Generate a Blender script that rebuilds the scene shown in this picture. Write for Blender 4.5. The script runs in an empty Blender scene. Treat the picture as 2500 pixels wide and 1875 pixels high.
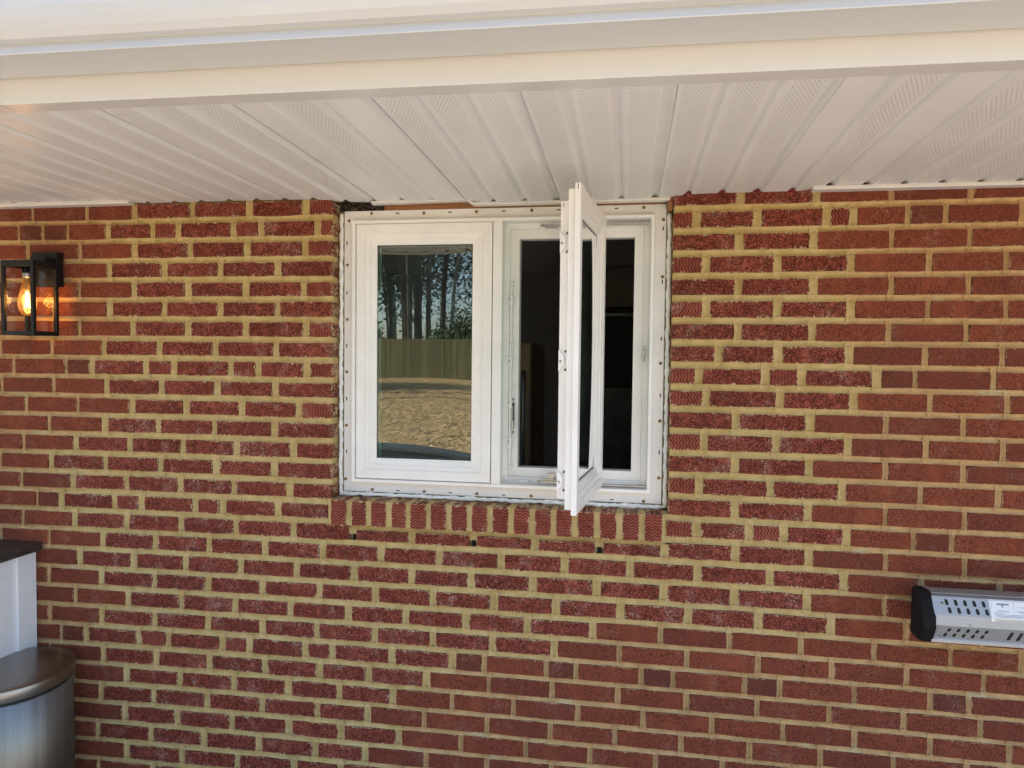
import bpy, math, random
import numpy as np
from mathutils import Matrix, Vector

SC = bpy.context.scene
COL = SC.collection
Z0 = 2.12                      # height of the centre of the top brick course above the patio
# ---------------------------------------------------------------- camera
cd = bpy.data.cameras.new('camera'); cam = bpy.data.objects.new('camera', cd); COL.objects.link(cam)
cd.sensor_width = 36.0; cd.lens = 1733.0 / 2500.0 * 36.0; cd.clip_start = .02; cd.clip_end = 2000
CR = Vector((0.9869932, 0.16038804, 0.01095924)); CU = Vector((-0.0166137, 0.03395645, 0.99928522)); CF = Vector((-0.15990126, 0.98646979, -0.03617943))
CC = Vector((0.0113, -2.2218, Z0 - 0.4941))
cam.matrix_world = Matrix(((CR.x, CU.x, -CF.x, CC.x), (CR.y, CU.y, -CF.y, CC.y), (CR.z, CU.z, -CF.z, CC.z), (0, 0, 0, 1)))
SC.camera = cam
# ---------------------------------------------------------------- sky, sun, exposure
SUN_EL, SUN_AZ = math.radians(44), math.radians(-80)     # azimuth from +Y (behind the house) towards +X
w = bpy.data.worlds.new("World"); SC.world = w; w.use_nodes = True
wn = w.node_tree.nodes; wl = w.node_tree.links
bg = wn['Background']; sky = wn.new('ShaderNodeTexSky'); sky.sky_type = 'NISHITA'; sky.sun_disc = False
sky.sun_elevation = SUN_EL; sky.sun_rotation = SUN_AZ; sky.dust_density = 1.5; sky.ozone_density = 1.0
wl.new(sky.outputs[0], bg.inputs[0]); bg.inputs[1].default_value = 0.15
sl = bpy.data.lights.new('sun', 'SUN'); sl.energy = 4.6; sl.angle = math.radians(.5); sl.color = (1, .93, .82)
so = bpy.data.objects.new('sun', sl); COL.objects.link(so)
sd = Vector((math.sin(SUN_AZ) * math.cos(SUN_EL), math.cos(SUN_AZ) * math.cos(SUN_EL), math.sin(SUN_EL)))
so.rotation_euler = sd.to_track_quat('Z', 'Y').to_euler(); so.location = sd * 30
vs = SC.view_settings; vs.view_transform = 'Standard'; vs.look = 'None'; vs.gamma = 1; vs.use_curve_mapping = False
vs.exposure = 1.74
SC.cycles.max_bounces = 10; SC.cycles.diffuse_bounces = 6; SC.cycles.transparent_max_bounces = 16
SC.cycles.sample_clamp_indirect = 8

# ---------------------------------------------------------------- helpers
class MB:
    """collects shapes into one mesh"""
    def __init__(s): s.v = []; s.f = []; s.m = []; s.sm = []
    def add(s, vs_, fs, mat=0, smooth=False):
        o = len(s.v); s.v += [tuple(p) for p in vs_]
        for f in fs: s.f.append(tuple(i + o for i in f)); s.m.append(mat); s.sm.append(smooth)
    def box(s, x0, x1, y0, y1, z0, z1, mat=0, b=0.0):
        if b <= 0:
            s.add([(x0,y0,z0),(x1,y0,z0),(x1,y1,z0),(x0,y1,z0),(x0,y0,z1),(x1,y0,z1),(x1,y1,z1),(x0,y1,z1)],
                  [(0,3,2,1),(4,5,6,7),(0,1,5,4),(1,2,6,5),(2,3,7,6),(3,0,4,7)], mat); return
        q = []
        for z, i in ((z0, b), (z0 + b, 0), (z1 - b, 0), (z1, b)):
            X0, X1, Y0, Y1 = x0 + i, x1 - i, y0 + i, y1 - i; c = 0 if i else b
            q += [(X0+c,Y0,z),(X1-c,Y0,z),(X1,Y0+c,z),(X1,Y1-c,z),(X1-c,Y1,z),(X0+c,Y1,z),(X0,Y1-c,z),(X0,Y0+c,z)]
        f = [tuple(range(7, -1, -1)), tuple(range(24, 32))]
        for k in range(3):
            for i in range(8): f.append((k*8+i, k*8+(i+1) % 8, k*8+8+(i+1) % 8, k*8+8+i))
        s.add(q, f, mat)
    def ring(s, x0, x1, z0, z1, prof, mat=0, smooth=False):
        """mitred rectangular frame: prof = [(inset, y)] swept round the rectangle"""
        n = len(prof); q = []
        for i, y in prof: q += [(x0+i,y,z0+i),(x1-i,y,z0+i),(x1-i,y,z1-i),(x0+i,y,z1-i)]
        f = []
        for k in range(n - 1):
            for c in range(4): f.append((k*4+c, k*4+(c+1) % 4, k*4+4+(c+1) % 4, k*4+4+c))
        s.add(q, f, mat, smooth)
    def sweep_x(s, x0, x1, prof, mat=0, caps=True, skew=0.0):
        """closed profile [(y, z)] swept along X"""
        n = len(prof); q = [(x0, y + skew*x0, z) for y, z in prof] + [(x1, y + skew*x1, z) for y, z in prof]
        f = [(i, (i+1) % n, n+(i+1) % n, n+i) for i in range(n)]
        if caps: f += [tuple(range(n-1, -1, -1)), tuple(range(n, 2*n))]
        s.add(q, f, mat)
    def tube(s, pts, radii, seg=10, mat=0, smooth=True, caps=True):
        pts = [Vector(p) for p in pts]; q = []
        for i, p in enumerate(pts):
            d = (pts[min(i+1, len(pts)-1)] - pts[max(i-1, 0)]).normalized()
            a = d.cross(Vector((0.31, .92, .23))).normalized(); b_ = d.cross(a)
            r = radii[i] if isinstance(radii, (list, tuple)) else radii
            for k in range(seg):
                t = 2*math.pi*k/seg; q.append(p + a*(r*math.cos(t)) + b_*(r*math.sin(t)))
        f = []
        for i in range(len(pts)-1):
            for k in range(seg): f.append((i*seg+k, i*seg+(k+1) % seg, (i+1)*seg+(k+1) % seg, (i+1)*seg+k))
        if caps: f += [tuple(range(seg-1, -1, -1)), tuple(range((len(pts)-1)*seg, len(pts)*seg))]
        s.add(q, f, mat, smooth)
    def lathe(s, cx, cy, prof, seg=32, mat=0, a0=0.0, a1=2*math.pi, sy=1.0, smooth=True):
        q = []; full = abs(a1 - a0 - 2*math.pi) < 1e-6; n = seg if full else seg + 1
        for r, z in prof:
            for k in range(n):
                t = a0 + (a1-a0)*k/seg; q.append((cx + r*math.cos(t), cy + sy*r*math.sin(t), z))
        f = []
        for i in range(len(prof)-1):
            for k in range(seg): f.append((i*n+k, i*n+(k+1) % n, (i+1)*n+(k+1) % n, (i+1)*n+k))
        s.add(q, f, mat, smooth)
    def build(s, name, mats, parent=None, loc=None, rotz=0.0):
        me = bpy.data.meshes.new(name); me.from_pydata(s.v, [], s.f)
        for m in (mats if isinstance(mats, (list, tuple)) else [mats]): me.materials.append(m)
        me.polygons.foreach_set('material_index', s.m); me.polygons.foreach_set('use_smooth', s.sm); me.update()
        return link(name, me, parent, loc, rotz)
def link(name, me, parent=None, loc=None, rotz=0.0):
    o = bpy.data.objects.new(name, me); COL.objects.link(o)
    if parent: o.parent = parent
    if loc is None:                       # mesh given in world coordinates: cancel the parents' offsets
        loc = Vector((0, 0, 0)); q = parent
        while q: loc -= q.location; q = q.parent
    o.location = loc
    o.rotation_euler = (0, 0, rotz); return o
def thing(name, label, cat, loc=(0, 0, 0), group=None, kind=None):
    o = bpy.data.objects.new(name, None); COL.objects.link(o); o.location = loc; o.empty_display_size = .05
    return tag(o, label, cat, group, kind)
def tag(o, label=None, cat=None, group=None, kind=None):
    if label: o['label'] = label
    if cat: o['category'] = cat
    if group: o['group'] = group
    if kind: o['kind'] = kind
    return o
def fattr(o, name, vals, kind='FLOAT', dom='POINT'):
    a = o.data.attributes.new(name, kind, dom)
    a.data.foreach_set('value' if kind == 'FLOAT' else 'vector', np.asarray(vals, dtype=np.float32).ravel())

class NT:
    """small node-tree writer"""
    def __init__(s, name):
        s.mat = bpy.data.materials.new(name); s.mat.use_nodes = True; s.t = s.mat.node_tree; s.n = s.t.nodes; s.l = s.t.links
        s.b = s.n['Principled BSDF']; s.out = s.n['Material Output']
    def node(s, typ, ins=None, **kw):
        n = s.n.new('ShaderNode' + typ)
        for k, v in kw.items(): setattr(n, k, v)
        for k, v in (ins or {}).items(): s.put(n.inputs[k], v)
        return n
    def put(s, sock, v):
        if hasattr(v, 'is_output') or isinstance(v, bpy.types.NodeSocket): s.l.new(v, sock)
        else:
            try: sock.default_value = v
            except Exception: sock.default_value = (v, v, v, 1) if isinstance(v, (int, float)) else tuple(v) + (1,)
    def math(s, op, a, b=None, c=None, clamp=False):
        n = s.node('Math', operation=op, use_clamp=clamp); s.put(n.inputs[0], a)
        if b is not None: s.put(n.inputs[1], b)
        if c is not None: s.put(n.inputs[2], c)
        return n.outputs[0]
    def vmath(s, op, a, b=None):
        n = s.node('VectorMath', operation=op); s.put(n.inputs[0], a)
        if b is not None: s.put(n.inputs[1], b)
        return n.outputs[0]
    def mix(s, f, a, b, blend='MIX'):
        n = s.node('MixRGB', blend_type=blend); s.put(n.inputs[0], f); s.put(n.inputs[1], a); s.put(n.inputs[2], b); return n.outputs[0]
    def ss(s, v, lo, hi):
        n = s.node('MapRange', interpolation_type='SMOOTHSTEP'); s.put(n.inputs[0], v); s.put(n.inputs[1], lo); s.put(n.inputs[2], hi); return n.outputs[0]
    def noise(s, vec, scale, detail=3, rough=.55, dist=0.0, out='Fac'):
        n = s.node('TexNoise', {'Scale': scale, 'Detail': detail, 'Roughness': rough, 'Distortion': dist}); s.l.new(vec, n.inputs['Vector']); return n.outputs[out]
    def pos(s): return s.node('NewGeometry').outputs['Position']
    def objc(s): return s.node('TexCoord').outputs['Object']
    def attr(s, name, vec=False):
        n = s.node('Attribute', attribute_name=name); return n.outputs['Vector' if vec else 'Fac']
    def bump(s, h, strength, dist, nrm=None):
        n = s.node('Bump', {'Strength': strength, 'Distance': dist, 'Height': h})
        if nrm is not None: s.l.new(nrm, n.inputs['Normal'])
        return n.outputs[0]
    def set(s, **kw):
        for k, v in kw.items(): s.put(s.b.inputs[k.replace('_', ' ')], v)
        return s.mat

def plain(name, col, rough=.5, metal=0.0, noise_amt=.06, nscale=9.0, bump=0.0, bscale=60.0, spec=.5, stretch=None):
    t = NT(name); p = t.pos()
    if stretch: p = t.vmath('MULTIPLY', p, stretch)
    nz = t.noise(p, nscale, 4); n2 = t.noise(p, nscale*9, 3)
    f = t.math('ADD', t.math('MULTIPLY', nz, .7), t.math('MULTIPLY', n2, .3))
    c = t.mix(t.ss(f, .3, .7), [v*(1-noise_amt) for v in col], [min(1, v*(1+noise_amt)) for v in col])
    t.set(Base_Color=c, Metallic=metal, Specular_IOR_Level=spec)
    t.put(t.b.inputs['Roughness'], t.math('ADD', rough - .05, t.math('MULTIPLY', nz, .1)))
    if bump: t.put(t.b.inputs['Normal'], t.bump(t.noise(p, bscale, 3), bump, .002))
    return t.mat
M = {}
M['vinyl'] = plain('white_vinyl', (.80, .79, .77), .34, noise_amt=.025, nscale=3.5)
M['vinyl2'] = plain('white_vinyl_frame', (.80, .79, .77), .32, noise_amt=.05, nscale=7, bump=.05, bscale=25)
M['alu_white'] = plain('white_aluminium', (.65, .635, .61), .30, noise_amt=.02, nscale=2, bump=.06, bscale=6)
M['gutter'] = plain('gutter_paint', (.57, .57, .565), .20, noise_amt=.02, nscale=2, bump=.08, bscale=5)
M['caulk'] = plain('white_caulk', (.86, .86, .83), .7, noise_amt=.12, nscale=60, bump=.8, bscale=150)
M['foam_gap'] = plain('gap_filler', (.34, .31, .18), .9, noise_amt=.35, nscale=40, bump=.8, bscale=120)
M['brass'] = plain('brass_screw', (.36, .21, .075), .5, .35, noise_amt=.3, nscale=200)
M['dark'] = plain('dark_recess', (.015, .014, .013), .9)
M['gasket'] = plain('black_gasket', (.02, .02, .02), .6)
M['steel'] = plain('hinge_steel', (.42, .42, .42), .35, .9, noise_amt=.2, nscale=90)
M['black_metal'] = plain('black_powder_coat', (.010, .010, .011), .5, .0, noise_amt=.2, nscale=60, bump=.15, bscale=500, spec=.2)
M['black_plastic'] = plain('black_plastic', (.010, .010, .010), .75, noise_amt=.2, nscale=40, bump=.1, bscale=300, spec=.12)
M['alu'] = plain('brushed_aluminium', (.37, .375, .385), .5, .6, noise_amt=.06, nscale=30, stretch=(1, 8, 8))
M['stainless'] = plain('brushed_stainless', (.19, .18, .175), .38, 1.0, noise_amt=.14, nscale=10, stretch=(5, 5, .12))
def brushed(m):
    n = m.node_tree.nodes.new('ShaderNodeTangent'); n.direction_type = 'RADIAL'; n.axis = 'Z'; b = m.node_tree.nodes['Principled BSDF']
    m.node_tree.links.new(n.outputs[0], b.inputs['Tangent']); b.inputs['Anisotropic'].default_value = .85
brushed(M['stainless'])
M['stainless_lid'] = plain('stainless_lid', (.30, .28, .26), .33, 1.0, noise_amt=.08, nscale=20)
M['cab_white'] = plain('cabinet_polymer', (.78, .79, .82), .35, noise_amt=.02)
M['counter'] = plain('dark_granite', (.035, .03, .028), .45, noise_amt=.6, nscale=60, bump=.2, bscale=120)
M['attic'] = plain('attic_wood', (.10, .075, .05), .9, noise_amt=.3)
M['room'] = plain('room_wall', (.45, .44, .43), .8, noise_amt=.1)
M['room_dark'] = plain('room_cabinet', (.12, .10, .09), .4, noise_amt=.3)
M['fridge'] = plain('fridge_steel', (.58, .42, .27), .5, .3, noise_amt=.1)
M['oven'] = plain('oven_black', (.02, .02, .022), .45, .0, spec=.2)
M['mug'] = plain('pinkish_ceramic', (.42, .28, .24), .4)
M['paper'] = plain('label_paper', (.72, .74, .78), .55, noise_amt=.02)
M['paper_cream'] = plain('label_cream', (.70, .66, .57), .55, noise_amt=.02)
M['ink'] = plain('label_ink', (.22, .23, .27), .6)
M['concrete'] = plain('patio_concrete', (.40, .365, .315), .85, noise_amt=.22, nscale=1.3, bump=.4, bscale=40)
M['shingle'] = plain('roof_shingle', (.07, .065, .06), .9, noise_amt=.3, nscale=12)
M['rail'] = plain('painted_rail', (.045, .06, .085), .45, noise_amt=.15, nscale=12)
M['bark'] = plain('bark', (.10, .085, .07), .95, noise_amt=.5, nscale=6, bump=1.0, bscale=18, stretch=(1, 1, .25))
M['bark_grey'] = plain('bark_grey', (.19, .17, .145), .95, noise_amt=.45, nscale=6, bump=1.0, bscale=18, stretch=(1, 1, .25))

def glass_mat(name, tint=(1, 1, 1), boost=1.35):
    t = NT(name); t.n.remove(t.b)
    tr = t.node('BsdfTransparent', {0: tint}); gl = t.node('BsdfGlossy', {'Color': (1, 1, 1), 'Roughness': 0.0})
    lw = t.node('LayerWeight', {'Blend': .5}).outputs['Facing']         # thin pane: Schlick, same from both sides
    f = t.math('MULTIPLY', t.math('MULTIPLY_ADD', t.math('POWER', lw, 5.0), .957, .043), boost, clamp=True)
    mx = t.node('MixShader'); t.l.new(f, mx.inputs[0]); t.l.new(tr.outputs[0], mx.inputs[1]); t.l.new(gl.outputs[0], mx.inputs[2])
    t.l.new(mx.outputs[0], t.out.inputs[0]); return t.mat
M['glass'] = glass_mat('window_glass', (.84, .92, .88), 2.1)
M['glass_inner'] = glass_mat('window_glass_inner', (.86, .93, .90), .35)
M['lamp_glass'] = glass_mat('lamp_glass', (.97, .97, .96), .18)
M['bulb_glass'] = glass_mat('bulb_glass', (1.0, .82, .52), 1.0)
def smoky(m):                                            # faint amber haze in the bulb's glass
    t = m.node_tree; o = t.nodes['Material Output']; s0 = o.inputs[0].links[0].from_socket
    d = t.nodes.new('ShaderNodeBsdfTranslucent'); d.inputs[0].default_value = (.95, .62, .28, 1); mx = t.nodes.new('ShaderNodeMixShader'); mx.inputs[0].default_value = .06
    t.links.new(s0, mx.inputs[1]); t.links.new(d.outputs[0], mx.inputs[2]); t.links.new(mx.outputs[0], o.inputs[0])
smoky(M['bulb_glass'])

def wood(name, a, b, scale=6, stretch=(1, 1, .08), rough=.7, perboard=False):
    t = NT(name); p = t.vmath('MULTIPLY', t.pos(), stretch)
    g = t.noise(p, scale*8, 5, .6, 1.2); k = t.noise(p, scale, 2)
    c = t.mix(t.ss(g, .3, .72), a, b); c = t.mix(t.math('MULTIPLY', k, .5), c, [v*.72 for v in a])
    if perboard: c = t.mix(t.math('MULTIPLY', t.node('ObjectInfo').outputs['Random'], .55), c, [v*.45 for v in a])
    t.set(Base_Color=c, Roughness=rough); t.put(t.b.inputs['Normal'], t.bump(g, .3, .002)); return t.mat
M['header_wood'] = wood('header_pine', (.26, .105, .04), (.42, .20, .085), 5, (.12, 1, 3.0))
M['fence_wood'] = wood('fence_pine', (.26, .225, .105), (.42, .365, .185), 3, (1, 1, .07), .85, True)

# ---- brick: attributes bl = (u, v, seed), bh = (half width, half height, kind 0 old / 1 new / 2 combed / 3 dark old)
def brick_mat():
    t = NT('fired_brick'); bl = t.node('SeparateXYZ', {0: t.attr('bl', True)}); bh = t.node('SeparateXYZ', {0: t.attr('bh', True)})
    u, v, seed = bl.outputs; hw, hh, kind = bh.outputs
    isnew = t.math('COMPARE', kind, 1.0, .4); iszz = t.math('COMPARE', kind, 2.0, .4); isdark = t.math('COMPARE', kind, 3.0, .4)
    notold = t.math('ADD', isnew, iszz, clamp=True)
    off = t.node('CombineXYZ', {0: t.math('MULTIPLY', seed, 7.3), 1: t.math('MULTIPLY', seed, 3.1), 2: t.math('MULTIPLY', seed, 5.7)}).outputs[0]
    P = t.vmath('ADD', t.pos(), off)
    # combed fine texture of the old bricks: dragged diagonally, direction per brick
    rot = t.node('VectorRotate', {'Vector': P, 'Axis': (0, 1, 0), 'Angle': t.math('MULTIPLY', t.math('SUBTRACT', t.math('FRACT', t.math('MULTIPLY', seed, 13.7)), .5), 2.4)}).outputs[0]
    drag = t.noise(t.vmath('MULTIPLY', rot, (1, 1, .38)), 330, 3, .7)
    fine = t.noise(P, 420, 3, .7); med = t.noise(P, 70, 4, .6); big = t.noise(P, 13, 3, .5)
    # crackled face of the new bricks
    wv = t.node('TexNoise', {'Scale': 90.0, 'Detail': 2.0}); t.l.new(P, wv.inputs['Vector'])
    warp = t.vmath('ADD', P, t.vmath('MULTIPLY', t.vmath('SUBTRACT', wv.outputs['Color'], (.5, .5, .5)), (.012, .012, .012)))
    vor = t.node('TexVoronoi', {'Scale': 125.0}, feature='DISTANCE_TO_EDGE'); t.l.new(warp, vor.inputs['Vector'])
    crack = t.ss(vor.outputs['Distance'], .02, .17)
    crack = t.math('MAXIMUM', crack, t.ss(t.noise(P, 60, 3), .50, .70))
    # combed half bricks: wavy vertical ridges
    tri = t.math('PINGPONG', t.math('ADD', v, t.math('MULTIPLY', seed, .3)), .0085)
    zz = t.math('ABSOLUTE', t.math('SINE', t.math('MULTIPLY', t.math('ADD', u, t.math('ADD', t.math('MULTIPLY', tri, .75), t.math('MULTIPLY', med, .004))), 330.0)))
    zzv = t.ss(zz, .22, .78)
    hn = t.mix(iszz, crack, zzv); hn = t.mix(notold, t.math('MULTIPLY_ADD', drag, .6, t.math('MULTIPLY', fine, .4)), hn)
    red_n = t.mix(t.ss(med, .25, .75), (.205, .050, .034), (.350, .092, .062))
    hue2 = t.math('FRACT', t.math('MULTIPLY', seed, 53.1))
    red_n = t.mix(t.math('MULTIPLY', t.ss(hue2, .5, 1.0), .4), red_n, (.17, .044, .033))
    red_n = t.mix(t.math('MULTIPLY', t.ss(big, .45, .7), .5), red_n, (.39, .115, .078))
    red_n = t.mix(t.math('MULTIPLY', t.math('SUBTRACT', 1.0, t.math('MINIMUM', crack, zzv) if False else t.mix(iszz, crack, zzv)), .80), red_n, (.050, .011, .007))  # darker clay in cracks and comb grooves, their shade painted in too
    red_o = t.mix(t.ss(t.math('MULTIPLY_ADD', drag, .55, t.math('MULTIPLY', fine, .45)), .37, .60), (.062, .017, .010), (.262, .073, .042))
    red_o = t.mix(t.math('MULTIPLY', t.ss(big, .5, .75), .6), red_o, (.27, .072, .036))
    hue = t.math('FRACT', t.math('MULTIPLY', seed, 29.3))
    red_o = t.mix(t.math('MULTIPLY', t.ss(hue, .45, 1.0), .36), red_o, (.095, .030, .024))
    red_o = t.mix(t.math('MULTIPLY', isdark, .40), red_o, (.070, .030, .024))
    col = t.mix(notold, red_o, red_n)
    # pale mortar and lime left on the face: ragged edge smear, specks, streaks
    e = t.math('MINIMUM', t.math('SUBTRACT', hw, t.math('ABSOLUTE', u)), t.math('SUBTRACT', hh, t.math('ABSOLUTE', v)))
    rag = t.math('MULTIPLY', t.math('SUBTRACT', t.noise(P, 165, 3, .75), t.mix(notold, .46, .455)), t.mix(notold, .014, .040))
    rag = t.math('ADD', rag, t.math('MULTIPLY', t.math('SUBTRACT', t.noise(P, 30, 2), .52), t.mix(notold, .006, .020)))
    e2 = t.math('ADD', e, rag)
    smear = t.math('SUBTRACT', 1.0, t.ss(e2, .0006, .0026))
    lime = t.math('MULTIPLY', t.ss(t.noise(t.vmath('MULTIPLY', P, (1, 1, .8)), 17, 3, .6), .535, .70), t.ss(t.noise(P, 190, 3, .75), .46, .62))
    lime = t.math('MULTIPLY', lime, t.mix(notold, .35, .95))
    speck = t.math('MULTIPLY', t.ss(t.noise(P, 330, 2), .66, .72), t.mix(notold, .15, .30))
    lime = t.math('MAXIMUM', lime, speck)
    col = t.mix(t.math('MULTIPLY', lime, .62), col, (.55, .40, .33))
    col = t.mix(t.math('MULTIPLY', smear, .9), col, t.mix(notold, (.52, .36, .20), (.60, .47, .28)))
    h = t.math('ADD', t.math('MULTIPLY', hn, t.mix(notold, .5, 1.0)), t.math('MULTIPLY', fine, .3))
    t.set(Base_Color=col, Roughness=.92, Specular_IOR_Level=.12)
    t.put(t.b.inputs['Normal'], t.bump(h, .85, .0045)); return t.mat
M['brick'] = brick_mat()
def mortar_mat():
    t = NT('mortar'); zone = t.attr('zone'); P = t.pos()
    n1 = t.noise(P, 26, 4); n2 = t.noise(P, 330, 3, .7); n3 = t.noise(P, 5, 3)
    z = t.ss(t.math('ADD', zone, t.math('MULTIPLY', t.math('SUBTRACT', t.noise(P, 45, 3), .5), .7)), .4, .6)
    new = t.mix(t.ss(n1, .3, .7), (.47, .340, .135), (.585, .445, .205)); old = t.mix(t.ss(n1, .3, .7), (.46, .290, .135), (.58, .385, .185))
    patch = t.math('MULTIPLY', t.ss(t.noise(P, 8, 3), .60, .68), .6)
    old = t.mix(patch, old, (.55, .48, .30))
    c = t.mix(z, old, new); c = t.mix(t.math('MULTIPLY', t.ss(t.noise(P, 3.2, 3),   .42, .68), .22), c, (.62, .50, .28)); c = t.mix(t.math('MULTIPLY', t.ss(t.noise(P, 70, 4, .7), .60, .74), .5), c, (.27, .21, .11)); c = t.mix(t.math('MULTIPLY', t.ss(n3, .55, .75), .25), c, (.36, .30, .17))
    c = t.mix(t.math('MULTIPLY', t.ss(n2, .55, .8), .25), c, (.60, .50, .32))
    t.set(Base_Color=c, Roughness=.95, Specular_IOR_Level=.2)
    t.put(t.b.inputs['Normal'], t.bump(t.math('ADD', n2, t.math('MULTIPLY', n1, .8)), .7, .003)); return t.mat
M['mortar'] = mortar_mat()
def soffit_mat():
    t = NT('vented_soffit_vinyl'); lane = t.node('SeparateXYZ', {0: t.attr('lane', True)}); u, y, perf = lane.outputs
    pitch = .0098; ro = t.math('DIVIDE', y, pitch); row = t.math('FLOOR', ro); fy = t.math('SUBTRACT', t.math('FRACT', ro), .5)
    cu = t.math('ADD', t.math('DIVIDE', u, .0088), t.math('MULTIPLY', t.math('MODULO', row, 2.0), .5)); fu = t.math('SUBTRACT', t.math('FRACT', cu), .5)
    d2 = t.math('SQRT', t.math('ADD', t.math('POWER', t.math('MULTIPLY', fy, pitch), 2.0), t.math('POWER', t.math('MULTIPLY', fu, .0088), 2.0)))
    hole = t.math('MULTIPLY', t.math('LESS_THAN', d2, .00125), t.math('MULTIPLY', t.math('LESS_THAN', t.math('ABSOLUTE', u), .029), t.math('GREATER_THAN', perf, .5)))
    P = t.pos(); n = t.noise(P, 4, 3)
    dirt = t.math('MULTIPLY', t.ss(t.noise(P, 30, 4), .62, .78), .12)
    c = t.mix(t.ss(n, .3, .7), (.765, .755, .735), (.80, .79, .77)); c = t.mix(dirt, c, (.5, .45, .38))
    t.set(Base_Color=c, Roughness=.36)
    dim = t.math('MULTIPLY', t.math('SUBTRACT', 1.0, t.ss(d2, .0012, .0026)), t.math('GREATER_THAN', perf, .5))
    dim = t.math('MULTIPLY', dim, t.math('LESS_THAN', t.math('ABSOLUTE', u), .031))
    t.put(t.b.inputs['Normal'], t.bump(t.math('ADD', t.math('MULTIPLY', t.math('SUBTRACT', 1.0, dim), 1.0), t.math('MULTIPLY', t.noise(P, 500, 2), .08)), .5, .0012))
    tr = t.node('BsdfTransparent'); mx = t.node('MixShader'); t.l.new(hole, mx.inputs[0]); t.l.new(t.b.outputs[0], mx.inputs[1]); t.l.new(tr.outputs[0], mx.inputs[2])
    t.l.new(mx.outputs[0], t.out.inputs[0]); return t.mat
M['soffit'] = soffit_mat()
def straw_mat():
    t = NT('straw_lawn'); P = t.vmath('MULTIPLY', t.pos(), (1, .14, 1)); a = t.noise(P, 2.6, 4, .7); b = t.noise(P, 19, 3, .85); g = t.noise(P, .5, 3)
    c = t.mix(t.ss(b, .38, .62), (.10, .060, .026), (.66, .44, .20)); c = t.mix(t.math('MULTIPLY', t.ss(a, .5, .7), .6), c, (.20, .14, .065)); c = t.mix(t.math('MULTIPLY', t.ss(g, .5, .8), .5), c, (.20, .19, .09))
    t.set(Base_Color=c, Roughness=.95); t.put(t.b.inputs['Normal'], t.bump(b, 1.0, .03)); return t.mat
M['straw'] = straw_mat()
def leaf_mat(name, a, b):
    t = NT(name); n = t.noise(t.pos(), 2.2, 4); n2 = t.noise(t.pos(), 25, 2)
    t.set(Base_Color=t.mix(t.ss(t.math('ADD', t.math('MULTIPLY', n, .6), t.math('MULTIPLY', n2, .4)), .35, .65), a, b), Roughness=.6); return t.mat
M['leaf_dark'] = leaf_mat('evergreen_leaf', (.014, .026, .012), (.05, .08, .03))
M['leaf_green'] = leaf_mat('shrub_leaf', (.03, .06, .018), (.10, .15, .045))
M['batt'] = leaf_mat('insulation', (.010, .009, .008), (.10, .08, .055))
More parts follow.
